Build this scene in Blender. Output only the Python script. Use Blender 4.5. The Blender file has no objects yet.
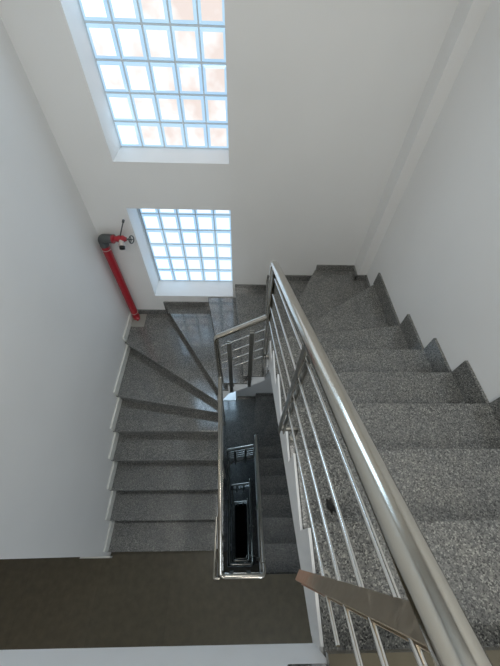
import bpy, bmesh, math, random
from mathutils import Vector, Matrix
random.seed(5)
S = bpy.context.scene
COL = S.collection

# ------------------------------------------------------------------ dimensions (metres; z = 0 is the landing below)
EYE = 4.4284                      # eye height above the landing below
R = 0.16748                       # riser
NS = 20                           # risers per storey
H = R * NS
XL, XR, YW = -1.53, 1.434, 2.7277     # left wall, right wall, window wall (inner faces)
WL, WR, WF, WN = -0.2715, 0.24, 1.49, -0.240   # stairwell: left, right, far, near
WALL_END = -0.02
GLASS = 3.006
NSTOREY = 4

# ------------------------------------------------------------------ materials
def nodes(name):
    m = bpy.data.materials.new(name); m.use_nodes = True
    nt = m.node_tree
    return m, nt, nt.nodes['Principled BSDF']

def plain(name, col, rough=0.5, metal=0.0, spec=0.5, coat=0.0):
    m, nt, b = nodes(name)
    b.inputs['Base Color'].default_value = (*col, 1)
    b.inputs['Roughness'].default_value = rough
    b.inputs['Metallic'].default_value = metal
    b.inputs['Specular IOR Level'].default_value = spec
    b.inputs['Coat Weight'].default_value = coat
    return m

def ramp(nt, stops, interp='LINEAR'):
    r = nt.nodes.new('ShaderNodeValToRGB'); r.color_ramp.interpolation = interp
    e = r.color_ramp.elements
    while len(e) < len(stops): e.new(0.5)
    for i, (p, c) in enumerate(stops):
        e[i].position = p; e[i].color = (*c, 1)
    return r

def objcoord(nt):
    return nt.nodes.new('ShaderNodeTexCoord').outputs['Object']

def granite():
    m, nt, b = nodes('speckled_granite')
    co = objcoord(nt)
    v = nt.nodes.new('ShaderNodeTexVoronoi'); v.inputs['Scale'].default_value = 240
    n0 = nt.nodes.new('ShaderNodeTexNoise'); n0.inputs['Scale'].default_value = 160; n0.inputs['Detail'].default_value = 3
    mixv = nt.nodes.new('ShaderNodeMixRGB'); mixv.inputs[0].default_value = 0.010
    nt.links.new(co, mixv.inputs[1]); nt.links.new(n0.outputs['Color'], mixv.inputs[2]); nt.links.new(co, n0.inputs['Vector'])
    nt.links.new(mixv.outputs[0], v.inputs['Vector'])
    sep = nt.nodes.new('ShaderNodeSeparateColor'); nt.links.new(v.outputs['Color'], sep.inputs[0])
    g = GRANITE
    r = ramp(nt, [(0.0, (.045*g, .045*g, .046*g)), (.15, (.10*g, .10*g, .10*g)), (.42, (.165*g, .165*g, .158*g)), (.74, (.225*g, .224*g, .212*g)), (.90, (.37*g, .366*g, .342*g))], 'CONSTANT')
    nt.links.new(sep.outputs[0], r.inputs[0])
    # large soft mottling
    n1 = nt.nodes.new('ShaderNodeTexNoise'); n1.inputs['Scale'].default_value = 7; n1.inputs['Detail'].default_value = 4
    nt.links.new(co, n1.inputs['Vector'])
    r1 = ramp(nt, [(.3, (.86, .87, .88)), (.7, (1.08, 1.07, 1.04))]); nt.links.new(n1.outputs['Fac'], r1.inputs[0])
    mul = nt.nodes.new('ShaderNodeMixRGB'); mul.blend_type = 'MULTIPLY'; mul.inputs[0].default_value = 1
    nt.links.new(r.outputs[0], mul.inputs[1]); nt.links.new(r1.outputs[0], mul.inputs[2])
    nt.links.new(mul.outputs[0], b.inputs['Base Color'])
    b.inputs['Roughness'].default_value = 0.10
    b.inputs['Specular IOR Level'].default_value = 0.95
    return m

def tile_floor():
    m, nt, b = nodes('brown_porcelain_tile')
    co = objcoord(nt)
    br = nt.nodes.new('ShaderNodeTexBrick'); br.offset = 0
    br.inputs['Scale'].default_value = 1.0
    br.inputs['Brick Width'].default_value = 0.8; br.inputs['Row Height'].default_value = 0.8
    br.inputs['Mortar Size'].default_value = 0.0015
    br.inputs['Color1'].default_value = (.088, .077, .054, 1); br.inputs['Color2'].default_value = (.093, .081, .057, 1)
    br.inputs['Mortar'].default_value = (.066, .058, .043, 1)
    nt.links.new(co, br.inputs['Vector'])
    n = nt.nodes.new('ShaderNodeTexNoise'); n.inputs['Scale'].default_value = 14; n.inputs['Detail'].default_value = 6
    nt.links.new(co, n.inputs['Vector'])
    r = ramp(nt, [(.3, (.85, .85, .85)), (.7, (1.12, 1.12, 1.1))]); nt.links.new(n.outputs['Fac'], r.inputs[0])
    mul = nt.nodes.new('ShaderNodeMixRGB'); mul.blend_type = 'MULTIPLY'; mul.inputs[0].default_value = 1
    nt.links.new(br.outputs['Color'], mul.inputs[1]); nt.links.new(r.outputs[0], mul.inputs[2])
    nt.links.new(mul.outputs[0], b.inputs['Base Color'])
    b.inputs['Roughness'].default_value = 0.22
    return m

def wall_paint(name, col):
    m, nt, b = nodes(name)
    co = objcoord(nt)
    n = nt.nodes.new('ShaderNodeTexNoise'); n.inputs['Scale'].default_value = 90; n.inputs['Detail'].default_value = 4
    nt.links.new(co, n.inputs['Vector'])
    bp = nt.nodes.new('ShaderNodeBump'); bp.inputs['Strength'].default_value = 0.04; bp.inputs['Distance'].default_value = 0.01
    nt.links.new(n.outputs['Fac'], bp.inputs['Height']); nt.links.new(bp.outputs[0], b.inputs['Normal'])
    n2 = nt.nodes.new('ShaderNodeTexNoise'); n2.inputs['Scale'].default_value = 1.3; n2.inputs['Detail'].default_value = 3
    nt.links.new(co, n2.inputs['Vector'])
    r = ramp(nt, [(.3, tuple(c*.97 for c in col)), (.7, tuple(min(1, c*1.02) for c in col))])
    nt.links.new(n2.outputs['Fac'], r.inputs[0]); nt.links.new(r.outputs[0], b.inputs['Base Color'])
    b.inputs['Roughness'].default_value = 0.55
    b.inputs['Specular IOR Level'].default_value = 0.35
    return m

def steel(name, rough, col=(.62, .61, .58), rust=None):
    m, nt, b = nodes(name)
    co = objcoord(nt)
    b.inputs['Metallic'].default_value = 1
    n = nt.nodes.new('ShaderNodeTexNoise'); n.inputs['Scale'].default_value = 60; n.inputs['Detail'].default_value = 5
    nt.links.new(co, n.inputs['Vector'])
    rr = ramp(nt, [(.3, (rough*.8,)*3), (.7, (rough*1.25,)*3)])
    nt.links.new(n.outputs['Fac'], rr.inputs[0]); nt.links.new(rr.outputs[0], b.inputs['Roughness'])
    b.inputs['Base Color'].default_value = (*col, 1)
    if rust:
        z0, z1 = rust                          # local heights between which the rust fades out
        sx = nt.nodes.new('ShaderNodeSeparateXYZ'); nt.links.new(co, sx.inputs[0])
        mr = nt.nodes.new('ShaderNodeMapRange'); mr.inputs[1].default_value = z0; mr.inputs[2].default_value = z1
        mr.inputs[3].default_value = 1.0; mr.inputs[4].default_value = 0.0
        nt.links.new(sx.outputs['Z'], mr.inputs[0])
        n2 = nt.nodes.new('ShaderNodeTexNoise'); n2.inputs['Scale'].default_value = 28; n2.inputs['Detail'].default_value = 6
        nt.links.new(co, n2.inputs['Vector'])
        ad = nt.nodes.new('ShaderNodeMath'); ad.operation = 'ADD'
        nt.links.new(mr.outputs[0], ad.inputs[0]); nt.links.new(n2.outputs['Fac'], ad.inputs[1])
        rk = ramp(nt, [(.72, (0, 0, 0)), (1.0, (1, 1, 1))])
        sc = nt.nodes.new('ShaderNodeMath'); sc.operation = 'MULTIPLY'; sc.inputs[1].default_value = 0.72
        nt.links.new(ad.outputs[0], sc.inputs[0]); nt.links.new(sc.outputs[0], rk.inputs[0])
        mx = nt.nodes.new('ShaderNodeMixRGB')
        nt.links.new(rk.outputs[0], mx.inputs[0]); mx.inputs[1].default_value = (*col, 1); mx.inputs[2].default_value = (.46, .27, .18, 1)
        nt.links.new(mx.outputs[0], b.inputs['Base Color'])
        inv = nt.nodes.new('ShaderNodeMath'); inv.operation = 'SUBTRACT'; inv.inputs[0].default_value = 1
        nt.links.new(rk.outputs[0], inv.inputs[1]); nt.links.new(inv.outputs[0], b.inputs['Metallic'])
    return m

def glass_pane(name, stops, strength, scale=2.6, drift=0.0):
    """daylight coming through ribbed glass: what stands outside is a pale blur"""
    m, nt, b = nodes(name)
    co = objcoord(nt)
    n = nt.nodes.new('ShaderNodeTexNoise'); n.inputs['Scale'].default_value = scale; n.inputs['Detail'].default_value = 3
    nt.links.new(co, n.inputs['Vector'])
    sx = nt.nodes.new('ShaderNodeSeparateXYZ'); nt.links.new(co, sx.inputs[0])
    ma = nt.nodes.new('ShaderNodeMath'); ma.operation = 'MULTIPLY_ADD'; ma.inputs[1].default_value = drift; ma.inputs[2].default_value = drift * .62
    nt.links.new(sx.outputs['X'], ma.inputs[0])
    ad = nt.nodes.new('ShaderNodeMath'); ad.operation = 'ADD'
    nt.links.new(ma.outputs[0], ad.inputs[0]); nt.links.new(n.outputs['Fac'], ad.inputs[1])
    r = ramp(nt, stops); nt.links.new(ad.outputs[0], r.inputs[0])
    b.inputs['Base Color'].default_value = (.25, .27, .3, 1)
    nt.links.new(r.outputs[0], b.inputs['Emission Color']); b.inputs['Emission Strength'].default_value = strength
    b.inputs['Roughness'].default_value = 0.12
    return m

GRANITE = .88
M = {
    'granite': granite(),
    'tile': tile_floor(),
    'wall': wall_paint('white_wall_paint', (.74, .74, .735)),
    'white': wall_paint('white_stair_plaster', (.76, .765, .77)),
    'cream': plain('cream_skirting', (.70, .70, .66), .4),
    'grout': plain('white_window_mortar', (.62, .68, .72), .6),
    'steel': steel('brushed_steel', .14, (.56, .53, .47)),
    'steel_dark': steel('dull_steel', .32, (.34, .33, .30)),
    'rod': steel('polished_steel_rod', .16, (.74, .73, .70)),
    'rusty': steel('rust_stained_steel', .42, (.54, .46, .36), rust=(-.74, -.25)),
    'pane': glass_pane('daylit_glass_block', [(.33, (.52, .77, 1.0)), (.42, (.50, .53, .56)), (.50, (.41, .385, .37)), (.64, (.355, .295, .265))], 2.0, 4.0, .20),
    'pane2': glass_pane('daylit_glass_block_lower', [(.30, (.52, .78, 1.0)), (.45, (.46, .56, .70)), (.55, (.42, .43, .46)), (.7, (.47, .60, .72))], 2.0),
    'pane3': glass_pane('daylit_glass_block_below', [(.3, (.55, .78, 1.0)), (.7, (.62, .82, 1.0))], 3.8),
    'pane_boost': glass_pane('boosted_glass_block', [(.3, (.55, .78, 1.0)), (.7, (.60, .80, 1.0))], 6.0),  # upper rows out of view, glow raised to add light on the walls
    'edge': glass_pane('blue_glass_block_edge', [(.3, (.36, .60, .85)), (.7, (.46, .69, .85))], .86),
    'red': plain('red_enamel', (.33, .010, .02), .3, 0, .5, .3),
    'iron': plain('grey_cast_iron', (.11, .12, .12), .45, .6),
    'black': plain('black_rubber', (.012, .012, .012), .6),
    'brass': plain('pale_metal_fitting', (.62, .55, .52), .35, .6),
    'patch': plain('pale_mortar', (.30, .295, .27), .9),
    'dark': plain('blackened_floor', (.03, .03, .03), .9),  # near-black base colour stands for the unlit bottom of the well
}

# ------------------------------------------------------------------ mesh helpers
def obj(name, bm, mats, parent=None, loc=(0, 0, 0), smooth=False, bevel=0):
    bmesh.ops.recalc_face_normals(bm, faces=bm.faces)
    me = bpy.data.meshes.new(name); bm.to_mesh(me); bm.free()
    if not isinstance(mats, (list, tuple)): mats = [mats]
    for m in mats: me.materials.append(m)
    if smooth:
        for p in me.polygons: p.use_smooth = True
    o = bpy.data.objects.new(name, me); COL.objects.link(o)
    o.location = loc
    if parent: o.parent = parent
    if smooth:
        try:
            me.set_sharp_from_angle(angle=math.radians(38))
        except Exception: pass
    if bevel:
        b = o.modifiers.new('bevel', 'BEVEL'); b.width = bevel; b.segments = 2; b.limit_method = 'ANGLE'; b.angle_limit = math.radians(40)
    return o

def tag(o, label, cat=None, group=None, kind=None):
    o['label'] = label
    if cat: o['category'] = cat
    if group: o['group'] = group
    if kind: o['kind'] = kind
    return o

def empty(name, loc):
    o = bpy.data.objects.new(name, None); COL.objects.link(o); o.location = loc; o.empty_display_size = .1
    return o

def box(bm, x0, x1, y0, y1, z0, z1, mi=0):
    v = [bm.verts.new((x, y, z)) for z in (z0, z1) for y in (y0, y1) for x in (x0, x1)]
    for q in ((0, 2, 3, 1), (4, 5, 7, 6), (0, 1, 5, 4), (2, 6, 7, 3), (0, 4, 6, 2), (1, 3, 7, 5)):
        f = bm.faces.new([v[i] for i in q]); f.material_index = mi

def prism(bm, pts, z0, z1, mi=0, mi_side=None):
    """pts: plan polygon; z0 a number or one bottom height per vertex"""
    n = len(pts)
    zb = z0 if isinstance(z0, (list, tuple)) else [z0] * n
    lo = [bm.verts.new((p[0], p[1], zb[i])) for i, p in enumerate(pts)]
    hi = [bm.verts.new((p[0], p[1], z1)) for p in pts]
    f = bm.faces.new(hi); f.material_index = mi
    f = bm.faces.new(lo[::-1]); f.material_index = mi if mi_side is None else mi_side
    for i in range(n):
        j = (i + 1) % n
        f = bm.faces.new((lo[i], lo[j], hi[j], hi[i])); f.material_index = mi if mi_side is None else mi_side

def fillet(pts, r, n=6):
    out = [Vector(pts[0])]
    for i in range(1, len(pts) - 1):
        a, b, c = Vector(pts[i - 1]), Vector(pts[i]), Vector(pts[i + 1])
        u, w = (a - b), (c - b)
        rr = min(r, u.length * .45, w.length * .45)
        p0, p1 = b + u.normalized() * rr, b + w.normalized() * rr
        for k in range(n + 1):
            t = k / n
            out.append(p0 * (1 - t) ** 2 + b * 2 * t * (1 - t) + p1 * t * t)
    out.append(Vector(pts[-1]))
    return out

def tube(bm, pts, r, seg=16, cap=True, mi=0):
    pts = [Vector(p) for p in pts]
    rad = r if isinstance(r, (list, tuple)) else [r] * len(pts)
    T = []
    for i in range(len(pts)):
        a = pts[max(i - 1, 0)]; c = pts[min(i + 1, len(pts) - 1)]
        T.append((c - a).normalized())
    up = Vector((0, 0, 1)) if abs(T[0].z) < .9 else Vector((1, 0, 0))
    N = (up - T[0] * up.dot(T[0])).normalized()
    rings = []
    for i, p in enumerate(pts):
        if i:
            N = (N - T[i] * N.dot(T[i]))
            N.normalize()
        B = T[i].cross(N)
        rings.append([bm.verts.new(p + (N * math.cos(2 * math.pi * k / seg) + B * math.sin(2 * math.pi * k / seg)) * rad[i]) for k in range(seg)])
    for a, b in zip(rings, rings[1:]):
        for k in range(seg):
            f = bm.faces.new((a[k], a[(k + 1) % seg], b[(k + 1) % seg], b[k])); f.material_index = mi
    if cap:
        bm.faces.new(rings[0][::-1]).material_index = mi; bm.faces.new(rings[-1]).material_index = mi

def lathe(bm, prof, axis_o, axis_d, seg=24, mi=0):
    """prof: list of (distance along axis, radius)"""
    o = Vector(axis_o); d = Vector(axis_d).normalized()
    pts = [o + d * a for a, _ in prof]
    up = Vector((0, 0, 1)) if abs(d.z) < .9 else Vector((1, 0, 0))
    N = (up - d * up.dot(d)).normalized(); B = d.cross(N)
    rings = [[bm.verts.new(p + (N * math.cos(2 * math.pi * k / seg) + B * math.sin(2 * math.pi * k / seg)) * max(r, 1e-4)) for k in range(seg)] for p, (_, r) in zip(pts, prof)]
    for a, b in zip(rings, rings[1:]):
        for k in range(seg):
            bm.faces.new((a[k], a[(k + 1) % seg], b[(k + 1) % seg], b[k])).material_index = mi
    bm.faces.new(rings[0][::-1]).material_index = mi; bm.faces.new(rings[-1]).material_index = mi

def torus(bm, c, d, Rr, r, seg=28, mi=0):
    c = Vector(c); d = Vector(d).normalized()
    up = Vector((0, 0, 1)) if abs(d.z) < .9 else Vector((1, 0, 0))
    N = (up - d * up.dot(d)).normalized(); B = d.cross(N)
    rings = []
    for i in range(seg):
        a = 2 * math.pi * i / seg
        e = N * math.cos(a) + B * math.sin(a)
        rings.append([bm.verts.new(c + e * (Rr + r * math.cos(2 * math.pi * k / 8)) + d * r * math.sin(2 * math.pi * k / 8)) for k in range(8)])
    for i in range(seg):
        a, b = rings[i], rings[(i + 1) % seg]
        for k in range(8):
            bm.faces.new((a[k], a[(k + 1) % 8], b[(k + 1) % 8], b[k])).material_index = mi

# ------------------------------------------------------------------ the flight of stairs (one storey)
# nosing lines: (outer end, outer wall, inner end, inner side of the well)
def nosings():
    N = {}
    for k in range(1, 6):
        y = .017 + .2888 * (k - 1)
        N[k] = ((XL, y), 'L', (WL, y), 'l')
    N[6] = ((XL, 1.548), 'L', (WL, 1.335), 'l')
    N[7] = ((XL, 2.225), 'L', (WL, 1.405), 'l')
    N[8] = ((-1.060, YW), 'F', (WL, WF), 'f')
    N[9] = ((-.453, YW), 'F', (-.195, WF), 'f')
    N[10] = ((-.093, YW), 'F', (.014, WF), 'f')
    N[11] = ((.300, YW), 'F', (.205, WF), 'f')
    N[12] = ((.875, YW), 'F', (WR, WF), 'r')
    N[13] = ((XR, 2.328), 'R', (WR, 1.479), 'r')
    N[14] = ((XR, 1.630), 'R', (WR, 1.470), 'r')
    for k in range(15, 21):
        y = 1.5543 - .2939 * (k - 14)
        N[k] = ((XR, y), 'R', (WR, y), 'r')
    return N
NOS = nosings()
PIER = (1.328, 2.562)

GAP = .002
def edge(k, shift, over):
    """the nosing line of step k moved upstairs by shift; ends on the walls and on the well's sides (well side moved out by over)"""
    (ox, oy), ob, (ix, iy), ib = NOS[k]
    d = Vector((ix - ox, iy - oy)); n = Vector((-d.y, d.x)).normalized()
    p = Vector((ox, oy)) + n * shift
    def hit(b):
        lines = {'L': ('x', XL + GAP), 'F': ('y', YW - GAP), 'R': ('x', XR - GAP), 'l': ('x', WL + over), 'f': ('y', WF - over), 'r': ('x', WR - over)}
        ax, c = lines[b]
        t = (c - p.x) / d.x if ax == 'x' else (c - p.y) / d.y
        q = p + d * t
        return (q.x, q.y)
    return hit(ob), ob, hit(ib), ib

def step_poly(k, fs, bs, over):
    fo, fob, fi, fib = edge(k, fs, over)
    bo, bob, bi, bib = edge(k + 1, bs, over)
    pts = [(fo, 0)]
    if fob != bob:
        if (fob, bob) == ('L', 'F'): pts.append(((XL + GAP, YW - GAP), .5))
        if (fob, bob) == ('F', 'R'): pts += [((PIER[0] - GAP, YW - GAP), .4), ((PIER[0] - GAP, PIER[1] - GAP), .5), ((XR - GAP, PIER[1] - GAP), .6)]
    pts += [(bo, 1), (bi, 1)]
    if fib != bib:
        if (fib, bib) == ('l', 'f'): pts.append(((WL + over, WF - over), .75))
        if (fib, bib) == ('f', 'r'): pts.append(((WR - over, WF - over), .5))
    pts.append((fi, 0))
    return [p for p, _ in pts], [t for _, t in pts]


def build_staircase():
    root = empty('staircase', (0, 0, 0))
    body = bmesh.new()
    for k in range(1, NS):
        z = k * R
        # granite tread
        bm = bmesh.new()
        over = .018 if 8 <= k <= 11 else -.0085
        pts, _ = step_poly(k, 0.0, 0.045, over)
        prism(bm, pts, z - .03, z)
        obj('tread', bm, M['granite'], root, bevel=.004)
        # plastered concrete under it
        pts, ts = step_poly(k, .04, .04, 0.0)
        prism(body, pts, [z - R - .145 + t * R for t in ts], z - .03)
        if not 8 <= k <= 11:                       # plaster carried up the side of the step
            _, _, a0, _ = edge(k, .018, .003); _, _, b0, _ = edge(k + 1, .018, .003)
            if k == 7: b0 = (WL + .003, WF - .003)
            dx = -.010 if k < 8 else .010
            zb = z - R - .145
            prism(body, [a0, (a0[0] + dx, a0[1]), (b0[0] + dx, b0[1]), b0], [zb, zb, zb + R, zb + R], z - .003)
    for k in range(1, NS + 1):
        z = k * R
        bm = bmesh.new()
        o_ = .004 if 8 <= k <= 11 else -.0085
        a = edge(k, .022, o_); b = edge(k, .042, o_)
        prism(bm, [a[0], b[0], b[2], a[2]], z - R, z - .03)
        obj('riser', bm, M['granite'], root)
    obj('stair_body', body, M['white'], root)
    # skirting: cream along the left wall, granite along the window wall and the right wall
    bm = bmesh.new()
    for k in range(1, 8):
        y0 = NOS[k][0][1]; y1 = NOS[k + 1][0][1] if k < 7 else YW
        z = k * R
        box(bm, XL + GAP, XL + .022, y0 + .002, min(y1 + .02, YW - GAP), z, z + .10)
        box(bm, XL + GAP, XL + .022, y0 + .002, y0 + .03, z - R, z + .02)
    o = obj('skirting_board', bm, M['cream'], root); o['label'] = 'cream stepped skirting along the left wall'
    xs = [XL, -1.060, -.453, -.093, .300, .875, PIER[0]]
    for ks in ((7, 8), (10, 11, 12)):             # the window sill lies level with step 9
        bm = bmesh.new()
        for k in ks:
            i = k - 7; z = k * R
            box(bm, xs[i] + .003, min(xs[i + 1] + .02, PIER[0] - GAP), YW - .02, YW - GAP, z, z + .075)
            if k + 1 in ks: box(bm, xs[i + 1] + .003, xs[i + 1] + .02, YW - .02, YW - GAP, z, z + R)
        if 12 in ks:
            box(bm, PIER[0] - .02, PIER[0] - GAP, PIER[1] - .02, YW - .02, z, z + .075)
            box(bm, PIER[0] - .02, XR - GAP, PIER[1] - .02, PIER[1] - GAP, z, z + .075)
        o = obj('skirting_board', bm, M['granite'], root); o['label'] = 'grey granite skirting along the window wall'
    bm = bmesh.new()
    for k in range(12, NS):
        y0 = NOS[k][0][1] if k > 12 else PIER[1]; y1 = NOS[k + 1][0][1]; z = k * R
        box(bm, XR - .02, XR - GAP, y1 - .025, y0 - .002, z, z + (.155 if k > 12 else .075))
    o = obj('skirting_board', bm, M['granite'], root); o['label'] = 'grey granite sawtooth skirting along the right wall'
    return root

# ------------------------------------------------------------------ the railing (one storey)
RXL, RXR = -.213, .198
NXL, NXR = -.192, .226          # the turn over the near end of the well
RF, RN = 1.42, -.185
def zc(v): return v + EYE
Z_TURN = zc(-3.655)
Z_L = zc(-2.66)               # top of the left run
Z_A, Z_B = zc(-2.00), zc(-1.725)   # the short run over the far side of the well
Z_C = zc(-1.215)              # bottom of the right run
Z_D = Z_TURN + H
ROD = (.098, .235, .372, .515)
TR = .023

def flat_post(bm, x, y, z0, z1, ang=0.0, w=.046):
    """two flat bars with a gap, joined by small spacers"""
    tmp = bmesh.new()
    for s in (-1, 1):
        box(tmp, s * .011 - .0035, s * .011 + .0035, -w / 2, w / 2, z0 - z1, 0)
    for t in (.03, .5, .94):
        zz = (z0 - z1) * t
        box(tmp, -.009, .009, -w * .28, w * .28, zz - .015, zz + .015)
    bmesh.ops.rotate(tmp, verts=tmp.verts, cent=(0, 0, 0), matrix=Matrix.Rotation(ang, 3, 'Z'))
    for v in tmp.verts: v.co += Vector((x, y, z1))
    me = bpy.data.meshes.new('t'); tmp.to_mesh(me); tmp.free(); bm.from_mesh(me); bpy.data.meshes.remove(me)

def bracket(bm, p, q, r=.011):
    p, q = Vector(p), Vector(q)
    d = (q - p).normalized()
    tube(bm, [p, q], r, 12)
    lathe(bm, [(0, .026), (.004, .030), (.008, .030), (.010, .02)], q - d * .010, d, 20)

def make_post(root, x, y, z0, z1, side, ang=0.0, mat=None, w=.038, foot=None):
    bm = bmesh.new()
    flat_post(bm, 0, 0, z0 - z1, 0, ang, w)
    o = obj('post', bm, mat or M['steel_dark'], root, (x, y, z1))
    tag(o, 'rust stained flat bar post') if mat else None
    b = bmesh.new()
    zb = z0 + .03 - z1
    q = {'l': (WL - x + .005, 0, zb), 'r': (WR - x - .005, 0, zb), 'f': (0, WF - y - .006, zb), 'n': (0, WN - y + .001, zb)}[side]
    if foot is not None:                         # the stub turns down and stands on the step
        t = foot + .001 - z1
        tube(b, fillet([(0, 0, zb), (.075, 0, zb), (.075, 0, t)], .02, 6), .011, 12)
        lathe(b, [(0, .019), (.003, .020), (.006, .020), (.008, .013)], (.075, 0, t), (0, 0, 1), 20)
    else: bracket(b, (0, 0, zb), q)
    obj('bracket', b, M['steel_dark'], o, smooth=True)
    return o

def build_railing(top):
    global RXL, RXR, NXL, NXR
    RXL, RXR, NXL, NXR = (-.213, .198, -.192, .226) if top else (-.233, .222, -.205, .228)
    root = empty('stair_railing', (0, 0, 0))
    # handrail
    A0 = (NXR, RN + .085, Z_TURN - .05); A = (NXR, RN, Z_TURN)
    path = [A0, A, (NXL, RN, Z_TURN), (RXL, RF, Z_L), (RXL, RF, Z_A), (RXR, RF, Z_B), (RXR - .004, RF, Z_C), (RXR, RN + .092, Z_D - .072)]
    pts = fillet(path[:3] + [path[3]], .055, 8)[:-1] + fillet([Vector(path[2]).lerp(Vector(path[3]), .5), *path[3:]], .028, 5)
    bm = bmesh.new(); tube(bm, pts, TR, 20)
    obj('handrail', bm, M['steel'], root, smooth=True)
    # rods: four per run, parallel to the handrail
    runs = [((NXL, RN + .03, Z_TURN + .02), (RXL, RF - .03, Z_L - .02)),
            ((RXR, RF - .03, Z_C + .02), (RXR, RN + .03, Z_D - .035))]
    for r0, r1 in runs:
        for dz in ROD:
            bm = bmesh.new()
            tube(bm, [Vector(r0) - Vector((0, 0, dz)), Vector(r1) - Vector((0, 0, dz))], .005, 10)
            obj('rod', bm, M['rod'], root, smooth=True)
    for i in range(4):
        dz = .13 + .135 * i
        bm = bmesh.new()
        tube(bm, [(RXL + .035, RF, Z_A - dz), (RXR - .01, RF, Z_B - dz - .03)], .006, 10)
        obj('rod', bm, M['rod'], root, smooth=True)
        bm = bmesh.new()
        tube(bm, [(NXL + .01, RN, Z_TURN - ROD[i] - .03), (NXR - .01, RN, Z_TURN - ROD[i] - .03)], .006, 10)
        obj('rod', bm, M['rod'], root, smooth=True)
    # posts
    def zr(y): return Z_C + (Z_D - Z_C) * (y - RF) / (RN - RF) - .02      # right handrail underside
    def zl(y): return Z_L + (Z_TURN - Z_L) * (y - RF) / (RN - RF) - .02
    make_post(root, RXR, .485, zc(-1.485), zr(.485), 'r', w=.031, foot=17 * R)
    make_post(root, RXR, 1.385, zc(-2.26), zr(1.385), 'r')
    make_post(root, RXR if top else RXR - .010, -.068, zc(-1.25), zr(-.068), 'r', math.radians(-32 if top else 0), M['rusty'] if top else None, .031, foot=19 * R)
    for y in (.12, .75, 1.30):
        make_post(root, NXL + (RXL - NXL) * (y - RN) / (RF - RN), y, (int((y - .017) / .2888) + 1) * R - .14, zl(y), 'l')
    make_post(root, -.108, RF, zc(-3.02), zc(-2.07), 'f', math.radians(90), w=.036)
    make_post(root, .080, RF, zc(-2.88), zc(-1.92), 'f', math.radians(90), w=.036)
    for x in (-.10, .09):
        make_post(root, x, RN, Z_TURN - .72, Z_TURN - .02, 'n', math.radians(90))
    if top:
        bm = bmesh.new()
        zb = Z_TURN + .012
        tube(bm, fillet([(-.250, .30, zb), (-.250, RN - .012, zb), (NXL - .005, RN - .012, zb - .006)], .012, 4), .012, 12)
        o = obj('rail_extension', bm, M['steel'], root, smooth=True); o['label'] = 'short level steel bar beside the lower end of the handrail'
    return root

def copy_tree(o, parent=None):
    c = o.copy(); COL.objects.link(c)
    c.parent = parent
    for ch in list(o.children): copy_tree(ch, c)
    return c

stair = build_staircase()
rail = build_railing(True)
rail_below = build_railing(False)
RXL, RXR, NXL, NXR = -.213, .198, -.192, .226
stair_labels = ['speckled grey granite winder stairs with white sides, the topmost flight beside the windows',
                'darker granite stairs one storey down, seen through the stairwell under the topmost flight',
                'dim granite stairs two storeys down, seen deep inside the narrow stairwell',
                'dark granite stairs three storeys down, at the very bottom of the stairwell']
rail_labels = ['large steel handrail with thin rods and a rusty post along the topmost stairs',
               'steel railing one storey down, seen through the stairwell inside the topmost railing',
               'small steel railing two storeys down, nested deep in the stairwell',
               'smallest steel railing at the bottom of the stairwell around the black opening']
for s in range(NSTOREY):
    st = stair if s == 0 else copy_tree(stair)
    rl = rail if s == 0 else rail_below if s == 1 else copy_tree(rail_below)
    st.location = (0, 0, -H * s); rl.location = (0, 0, -H * s)
    tag(st, stair_labels[s], 'staircase', 'granite staircases of the stairwell')
    tag(rl, rail_labels[s], 'railing', 'steel railings of the stairwell')
# guard along the edge of the top landing (steel, same make as the stair railing)
g = empty('landing_guard', (0, 0, H))
tag(g, 'steel guard rail closing off the top landing edge above the white slab face', 'railing')
gy, gz = -.285, Z_D - H
bm = bmesh.new()
tube(bm, fillet([(RXR, RN + .06, gz - .066), (RXR, gy, gz), (XL, gy, gz)], .05, 8), TR, 20)
obj('handrail', bm, M['steel'], g, smooth=True)
for dz in ROD:
    bm = bmesh.new(); tube(bm, [(RXR, gy, gz - dz), (XL, gy, gz - dz)], .006, 10); obj('rod', bm, M['rod'], g, smooth=True)
for x in (.15, -.65, -1.40):
    bm = bmesh.new(); flat_post(bm, 0, 0, -gz + .0, 0, math.radians(90)); obj('post', bm, M['steel_dark'], g, (x, gy, gz - .02 if False else gz - .02))
    # foot plate
    b = bmesh.new(); box(b, x - .04, x + .04, gy - .035, gy + .035, 0, .008); obj('foot_plate', b, M['steel_dark'], g)

# ------------------------------------------------------------------ the setting
def structure(name, bm, mats, label, loc=(0, 0, 0), bevel=0):
    o = obj(name, bm, mats, None, loc, bevel=bevel)
    return tag(o, label, None, None, 'structure')

LOB = -4.2        # far side of the lobby to the left
BACK = -2.7
ZLOW = -H * NSTOREY + H      # lowest landing
ZTOP = H + 2.75
for s in range(-1, NSTOREY):
    z = -H * s
    bm = bmesh.new()
    for q, z0, z1, mi in ((-.254, z - .29, z - .03, 1), (-.209, z - .03, z, 0)):
        poly = [(LOB, BACK), (XR, BACK), (XR, q), (WR, q), (WR, WN), (WL, WN)] if q < WN else [(LOB, BACK), (XR, BACK), (XR, q), (WR - .018, q), (WR - .018, WN), (WL, WN)]
        poly += [(WL, .036), (LOB, .036)] if s >= 0 else [(LOB, WN)]
        prism(bm, poly, z0, z1, mi)
    lab = {-1: 'brown polished tile floor of the top landing, with white slab edge', 0: 'dark brown polished tile floor of the landing below, beside the left wall',
           1: 'landing floor one storey further down the stairwell', 2: 'landing floor two storeys further down the stairwell', 3: 'lowest landing floor at the bottom of the stairwell'}[s]
    structure('floor', bm, [M['tile'], M['white']], lab)
bm = bmesh.new(); box(bm, .12, WR - .02, WN - .09, WN + .010, H - .028, H + .004)
structure('trim_1', bm, M['granite'], 'granite edge strip of the top landing beside the stairwell', bevel=.003)
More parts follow.
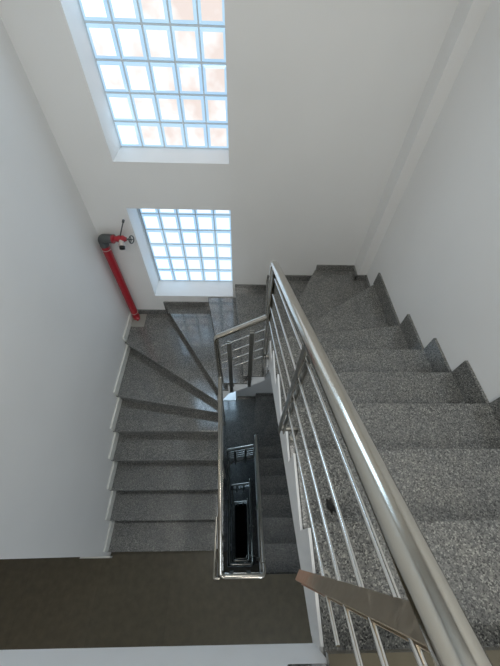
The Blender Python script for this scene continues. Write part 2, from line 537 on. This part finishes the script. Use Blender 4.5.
# bottom of the well
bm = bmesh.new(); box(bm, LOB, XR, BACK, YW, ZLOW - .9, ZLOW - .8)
structure('floor', bm, M['dark'], 'floor at the very bottom of the stairwell, coloured black to stand for the darkness there')

ZB = ZLOW - .9
bm = bmesh.new(); box(bm, XL - .30, XL, WALL_END, YW + .3, ZB, ZTOP)
structure('wall_left', bm, M['wall'], 'white painted wall on the left of the stairs')
bm = bmesh.new(); box(bm, XR, XR + .25, BACK - .2, YW + .3, ZB, ZTOP)
structure('wall_right', bm, M['wall'], 'white painted wall on the right of the stairs')
bm = bmesh.new(); box(bm, PIER[0], XR + .01, PIER[1], YW + .01, ZB, ZTOP)
structure('wall_corner', bm, M['wall'], 'narrow white pier in the right corner of the window wall')
bm = bmesh.new(); box(bm, LOB - .2, XR + .2, BACK - .2, BACK, ZB, ZTOP)
structure('wall_back', bm, M['wall'], 'white wall behind the landings')
bm = bmesh.new(); box(bm, LOB - .2, LOB, BACK, .05, ZB, ZTOP)
structure('wall_lobby', bm, M['wall'], 'white wall at the far left end of the landings')
bm = bmesh.new(); box(bm, LOB, XL - .3, .03, .15, ZB, ZTOP)
structure('wall_hall', bm, M['wall'], 'white wall of the hall left of the landings')
bm = bmesh.new(); box(bm, LOB - .2, XR + .25, BACK - .2, YW + .4, ZTOP, ZTOP + .2)
structure('ceiling', bm, M['wall'], 'white ceiling over the stairwell')
# cream base trim round the end of the left wall
for s in (0,):
    bm = bmesh.new(); box(bm, XL - .32, XL + .022, WALL_END - .018, WALL_END, 0, .075)
    structure('baseboard_left', bm, M['cream'], 'cream skirting round the free end of the left wall')

# windows: (bottom, rows)
WX0, WX1 = -1.122, -.122
UP0 = zc(-1.2316); LO0 = zc(-2.904)
wins = [(UP0, 11, 'pane'), (LO0, 6, 'pane2')] + [(LO0 - H * s, 6, 'pane3') for s in (1, 2, 3)]
holes = sorted((b, b + (.2 * n + .012 if n > 6 else 1.236)) for b, n, _ in wins)
WH = WX0 - .020                # the smaller openings are a little wider on the left
bm = bmesh.new()
Y0, Y1 = YW, YW + .40
box(bm, XL - .3, WH, Y0, Y1, ZB, ZTOP)
box(bm, WX1, XR + .25, Y0, Y1, ZB, ZTOP)
prev = ZB
for a, b in holes:
    box(bm, WH, WX1, Y0, Y1, prev, a); prev = b
    if b - a > 1.5: box(bm, WH, WX0, Y0, Y1, a, b)
box(bm, WH, WX1, Y0, Y1, prev, ZTOP)
bmesh.ops.remove_doubles(bm, verts=bm.verts, dist=1e-5)
structure('wall_front', bm, M['wall'], 'white window wall facing the landing, above the winder steps')

def glass_panel(z0, rows, pane):
    bm = bmesh.new(); mo = bmesh.new()
    P, J, D = .2, .0065, .014
    for i in range(5):
        for j in range(rows):
            x0, x1 = WX0 + P * i + J, WX0 + P * (i + 1) - J
            za, zb = z0 + P * j + J + .004, z0 + P * (j + 1) - J + .004
            e = .021
            def ring(d, y): return [bm.verts.new(v) for v in ((x0 + d, y, za + d), (x1 - d, y, za + d), (x1 - d, y, zb - d), (x0 + d, y, zb - d))]
            r0, r1, r2 = ring(0, GLASS + .02), ring(.004, GLASS), ring(e, GLASS - .006)
            for a, b in ((r0, r1), (r1, r2)):
                for q in range(4):
                    bm.faces.new((a[q], a[(q + 1) % 4], b[(q + 1) % 4], b[q])).material_index = 1
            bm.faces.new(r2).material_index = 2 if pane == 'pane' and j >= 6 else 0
            # back of the block
            r3 = ring(0, GLASS + .08)
            for q in range(4): bm.faces.new((r3[q], r3[(q + 1) % 4], r0[(q + 1) % 4], r0[q])).material_index = 1
            bm.faces.new(r3[::-1]).material_index = 1
    h = .2 * rows + .012
    for i in range(6):
        x = WX0 + P * i
        box(mo, max(x - J, WX0), min(x + J, WX1), GLASS + .006, GLASS + .07, z0, z0 + h)
    if pane != 'pane': box(mo, WH, WX0 - J + .001, GLASS - .004, GLASS + .07, z0, z0 + h)
    for j in range(rows + 1):
        z = z0 + P * j + .004
        box(mo, WX0, WX1, GLASS + .0062, GLASS + .0698, max(z - J, z0), min(z + J, z0 + h))
    return bm, mo
wl = ['tall glass block window high on the wall, top of the photo', 'smaller glass block window just above the winder steps',
      'glass block window one storey below the topmost stairs', 'glass block window two storeys below the topmost stairs', 'glass block window three storeys below the topmost stairs']
for i, (z0, rows, pn) in enumerate(wins):
    w = empty('window_%d' % (i + 1), ((WX0 + WX1) / 2, GLASS, z0)); tag(w, wl[i], None, None, 'structure')
    a, b = glass_panel(z0, rows + (rows == 6), pn)
    for n_, m_, mt in (('glass_blocks', a, [M[pn], M['edge'], M['pane_boost']]), ('mortar_grid', b, [M['grout']])):
        o = obj(n_, m_, mt, w); o.matrix_parent_inverse = Matrix.Translation(-w.location)

# ------------------------------------------------------------------ the red standpipe in the left corner
px, py = -1.460, 2.640
zf = 7 * R; zt = zc(-2.03)
sp = empty('fire_standpipe', (px, py, zf + .0015)); tag(sp, 'red fire standpipe with hose valve in the left corner beside the window', 'standpipe')
def part(name, bm, m, smooth=True, parent=None):
    o = obj(name, bm, m, parent or sp, smooth=smooth)
    return o
hgt = zt - zf
bm = bmesh.new(); tube(bm, [(0, 0, .0), (0, 0, hgt)], .045, 28); part('pipe', bm, M['red'])
bm = bmesh.new(); tube(bm, fillet([(0, 0, hgt - .02), (0, 0, hgt + .075), (.13, -.01, hgt + .075)], .07, 10), [.047] * 13, 24); part('elbow', bm, M['iron'])
for zz in (.12, hgt - .06):
    bm = bmesh.new(); torus(bm, (0, 0, zz), (0, 0, 1), .046, .004)
    o = part('clamp_ring', bm, M['brass']); o['label'] = 'pale clamp ring on the red pipe'
bm = bmesh.new(); lathe(bm, [(0, .047), (.03, .0475), (.05, .0475), (.06, .046)], (0, 0, 0), (0, 0, 1)); tube(bm, fillet([(.0, -.02, .05), (.03, -.05, .05), (.05, -.06, .03)], .02), .026, 14); part('base_fitting', bm, M['red'])
bm = bmesh.new(); box(bm, -.043, .13, -.16, .062, 0, .006); o = part('mortar_patch', bm, M['patch'], False); o['label'] = 'pale mortar patch at the foot of the pipe'
vz = hgt + .075
bm = bmesh.new(); lathe(bm, [(.10, .040), (.112, .047), (.13, .047), (.135, .030), (.16, .028), (.18, .038), (.225, .038), (.24, .026), (.26, .018)], (0, -.01, vz), (1, 0, 0)); part('valve_body', bm, M['red'])
bm = bmesh.new(); lathe(bm, [(.0, .027), (.05, .027), (.052, .034), (.07, .034), (.074, .026)], (.205, -.02, vz), (.15, -.8, -.5))
ho = part('hose_outlet', bm, M['brass']); ho['label'] = 'pale metal hose outlet'
bm = bmesh.new(); lathe(bm, [(.072, .028), (.10, .028), (.104, .016)], (.205, -.02, vz), (.15, -.8, -.5)); c = part('outlet_cap', bm, M['black'], parent=ho); c['label'] = 'black cap on the hose outlet'
bm = bmesh.new(); tube(bm, [(.20, -.01, vz + .03), (.285, -.01, vz + .20)], .006, 10); tube(bm, [(.283, -.01, vz + .196), (.296, -.01, vz + .222)], .012, 10); o = part('spindle', bm, M['iron'])
bm = bmesh.new()
wd = Vector((.9, -.3, .1)).normalized(); wc = Vector((.315, -.03, vz + .01))
torus(bm, wc, wd, .038, .006)
for k in range(3):
    a = 2 * math.pi * k / 3
    upv = Vector((0, 0, 1)); Nn = (upv - wd * upv.dot(wd)).normalized(); Bb = wd.cross(Nn)
    tube(bm, [wc, wc + (Nn * math.cos(a) + Bb * math.sin(a)) * .038], .005, 8)
tube(bm, [(.25, -.01, vz), wc], .009, 10)
o = part('hand_wheel', bm, M['iron']); o['label'] = 'grey spoked hand wheel'

# ------------------------------------------------------------------ small black scrap on a step
bm = bmesh.new()
bmesh.ops.create_icosphere(bm, subdivisions=3, radius=1)
for v in bm.verts:
    q = v.co
    k = 1 + .28 * math.sin(5 * q.x + 1) * math.cos(4 * q.y) + .18 * math.sin(9 * q.y + 3 * q.x)
    v.co = Vector((q.x * .014 * k, q.y * .026 * k, max(q.z, -.25) * .010 * (1 + .4 * math.sin(7 * q.x) * math.cos(6 * q.y)) + .0025))
o = obj('dirt_scrap', bm, M['black'], None, (.372, .150, 18 * R), smooth=True)
o.rotation_euler = (0, 0, .3)
tag(o, 'small black scrap of dirt lying on a granite step behind the rods', 'dirt')

# ------------------------------------------------------------------ light
def area(name, loc, rot, sx, sy, power, col):
    l = bpy.data.lights.new(name, 'AREA'); l.shape = 'RECTANGLE'; l.size = sx; l.size_y = sy; l.energy = power; l.color = col
    o = bpy.data.objects.new(name, l); COL.objects.link(o); o.location = loc; o.rotation_euler = rot
    return o
area('stairwell_fill', (.1, .7, ZTOP - .05), (0, 0, 0), 1.4, 1.4, 24, (1, .99, .93))  # added fill over the stairwell, no known fitting, lifts walls and treads
area('landing_back_fill', (-.5, -1.3, ZTOP - .05), (0, 0, 0), 1.4, 1.0, 43, (1, .99, .93))  # unseen fill behind the camera, added to brighten the window wall
area('lower_landing_fill', (.4, -2.2, H - .30), (0, 0, 0), .5, .5, 7, (1, .95, .88))  # added fill under the top slab, lifts the flight below
area('lower_landing_blue_fill', (.8, -2.6, 1.5), (math.radians(90), 0, math.radians(28)), 1.0, 1.6, 26, (.78, .9, 1))  # added bluish fill, no opening behind it, brightens the lower left wall
area('lobby_fill', (-3.6, -2.3, H - .36), (0, 0, 0), .4, .4, 9, (1, .90, .74))  # invented source in the unseen lobby, added to light the landing floor

w = bpy.data.worlds.new('World'); S.world = w; w.use_nodes = True
w.node_tree.nodes['Background'].inputs[0].default_value = (.55, .7, .9, 1)
w.node_tree.nodes['Background'].inputs[1].default_value = .6

# ------------------------------------------------------------------ camera
cam = bpy.data.cameras.new('camera'); co = bpy.data.objects.new('camera', cam); COL.objects.link(co)
cam.sensor_fit = 'HORIZONTAL'; cam.sensor_width = 36; cam.lens = 36 * 298.74 / 500; cam.clip_start = .02
r2 = Vector((0.99961643, -0.0106807, 0.02555208)); F = Vector((0.02692033, 0.59136644, -0.80595349))
d2 = F.cross(r2)
if d2.z > 0: d2 = -d2
m = Matrix((r2, -d2, -F)).transposed().to_4x4(); m.translation = (0, 0, EYE)
co.matrix_world = m
S.camera = co
S.view_settings.view_transform = 'Standard'; S.view_settings.look = 'None'
S.view_settings.exposure = 0.15; S.view_settings.gamma = 1
try: S.view_settings.use_curve_mapping = False
except Exception: pass
S.cycles.max_bounces = 10; S.cycles.diffuse_bounces = 6; S.cycles.glossy_bounces = 5
S.cycles.use_denoising = True
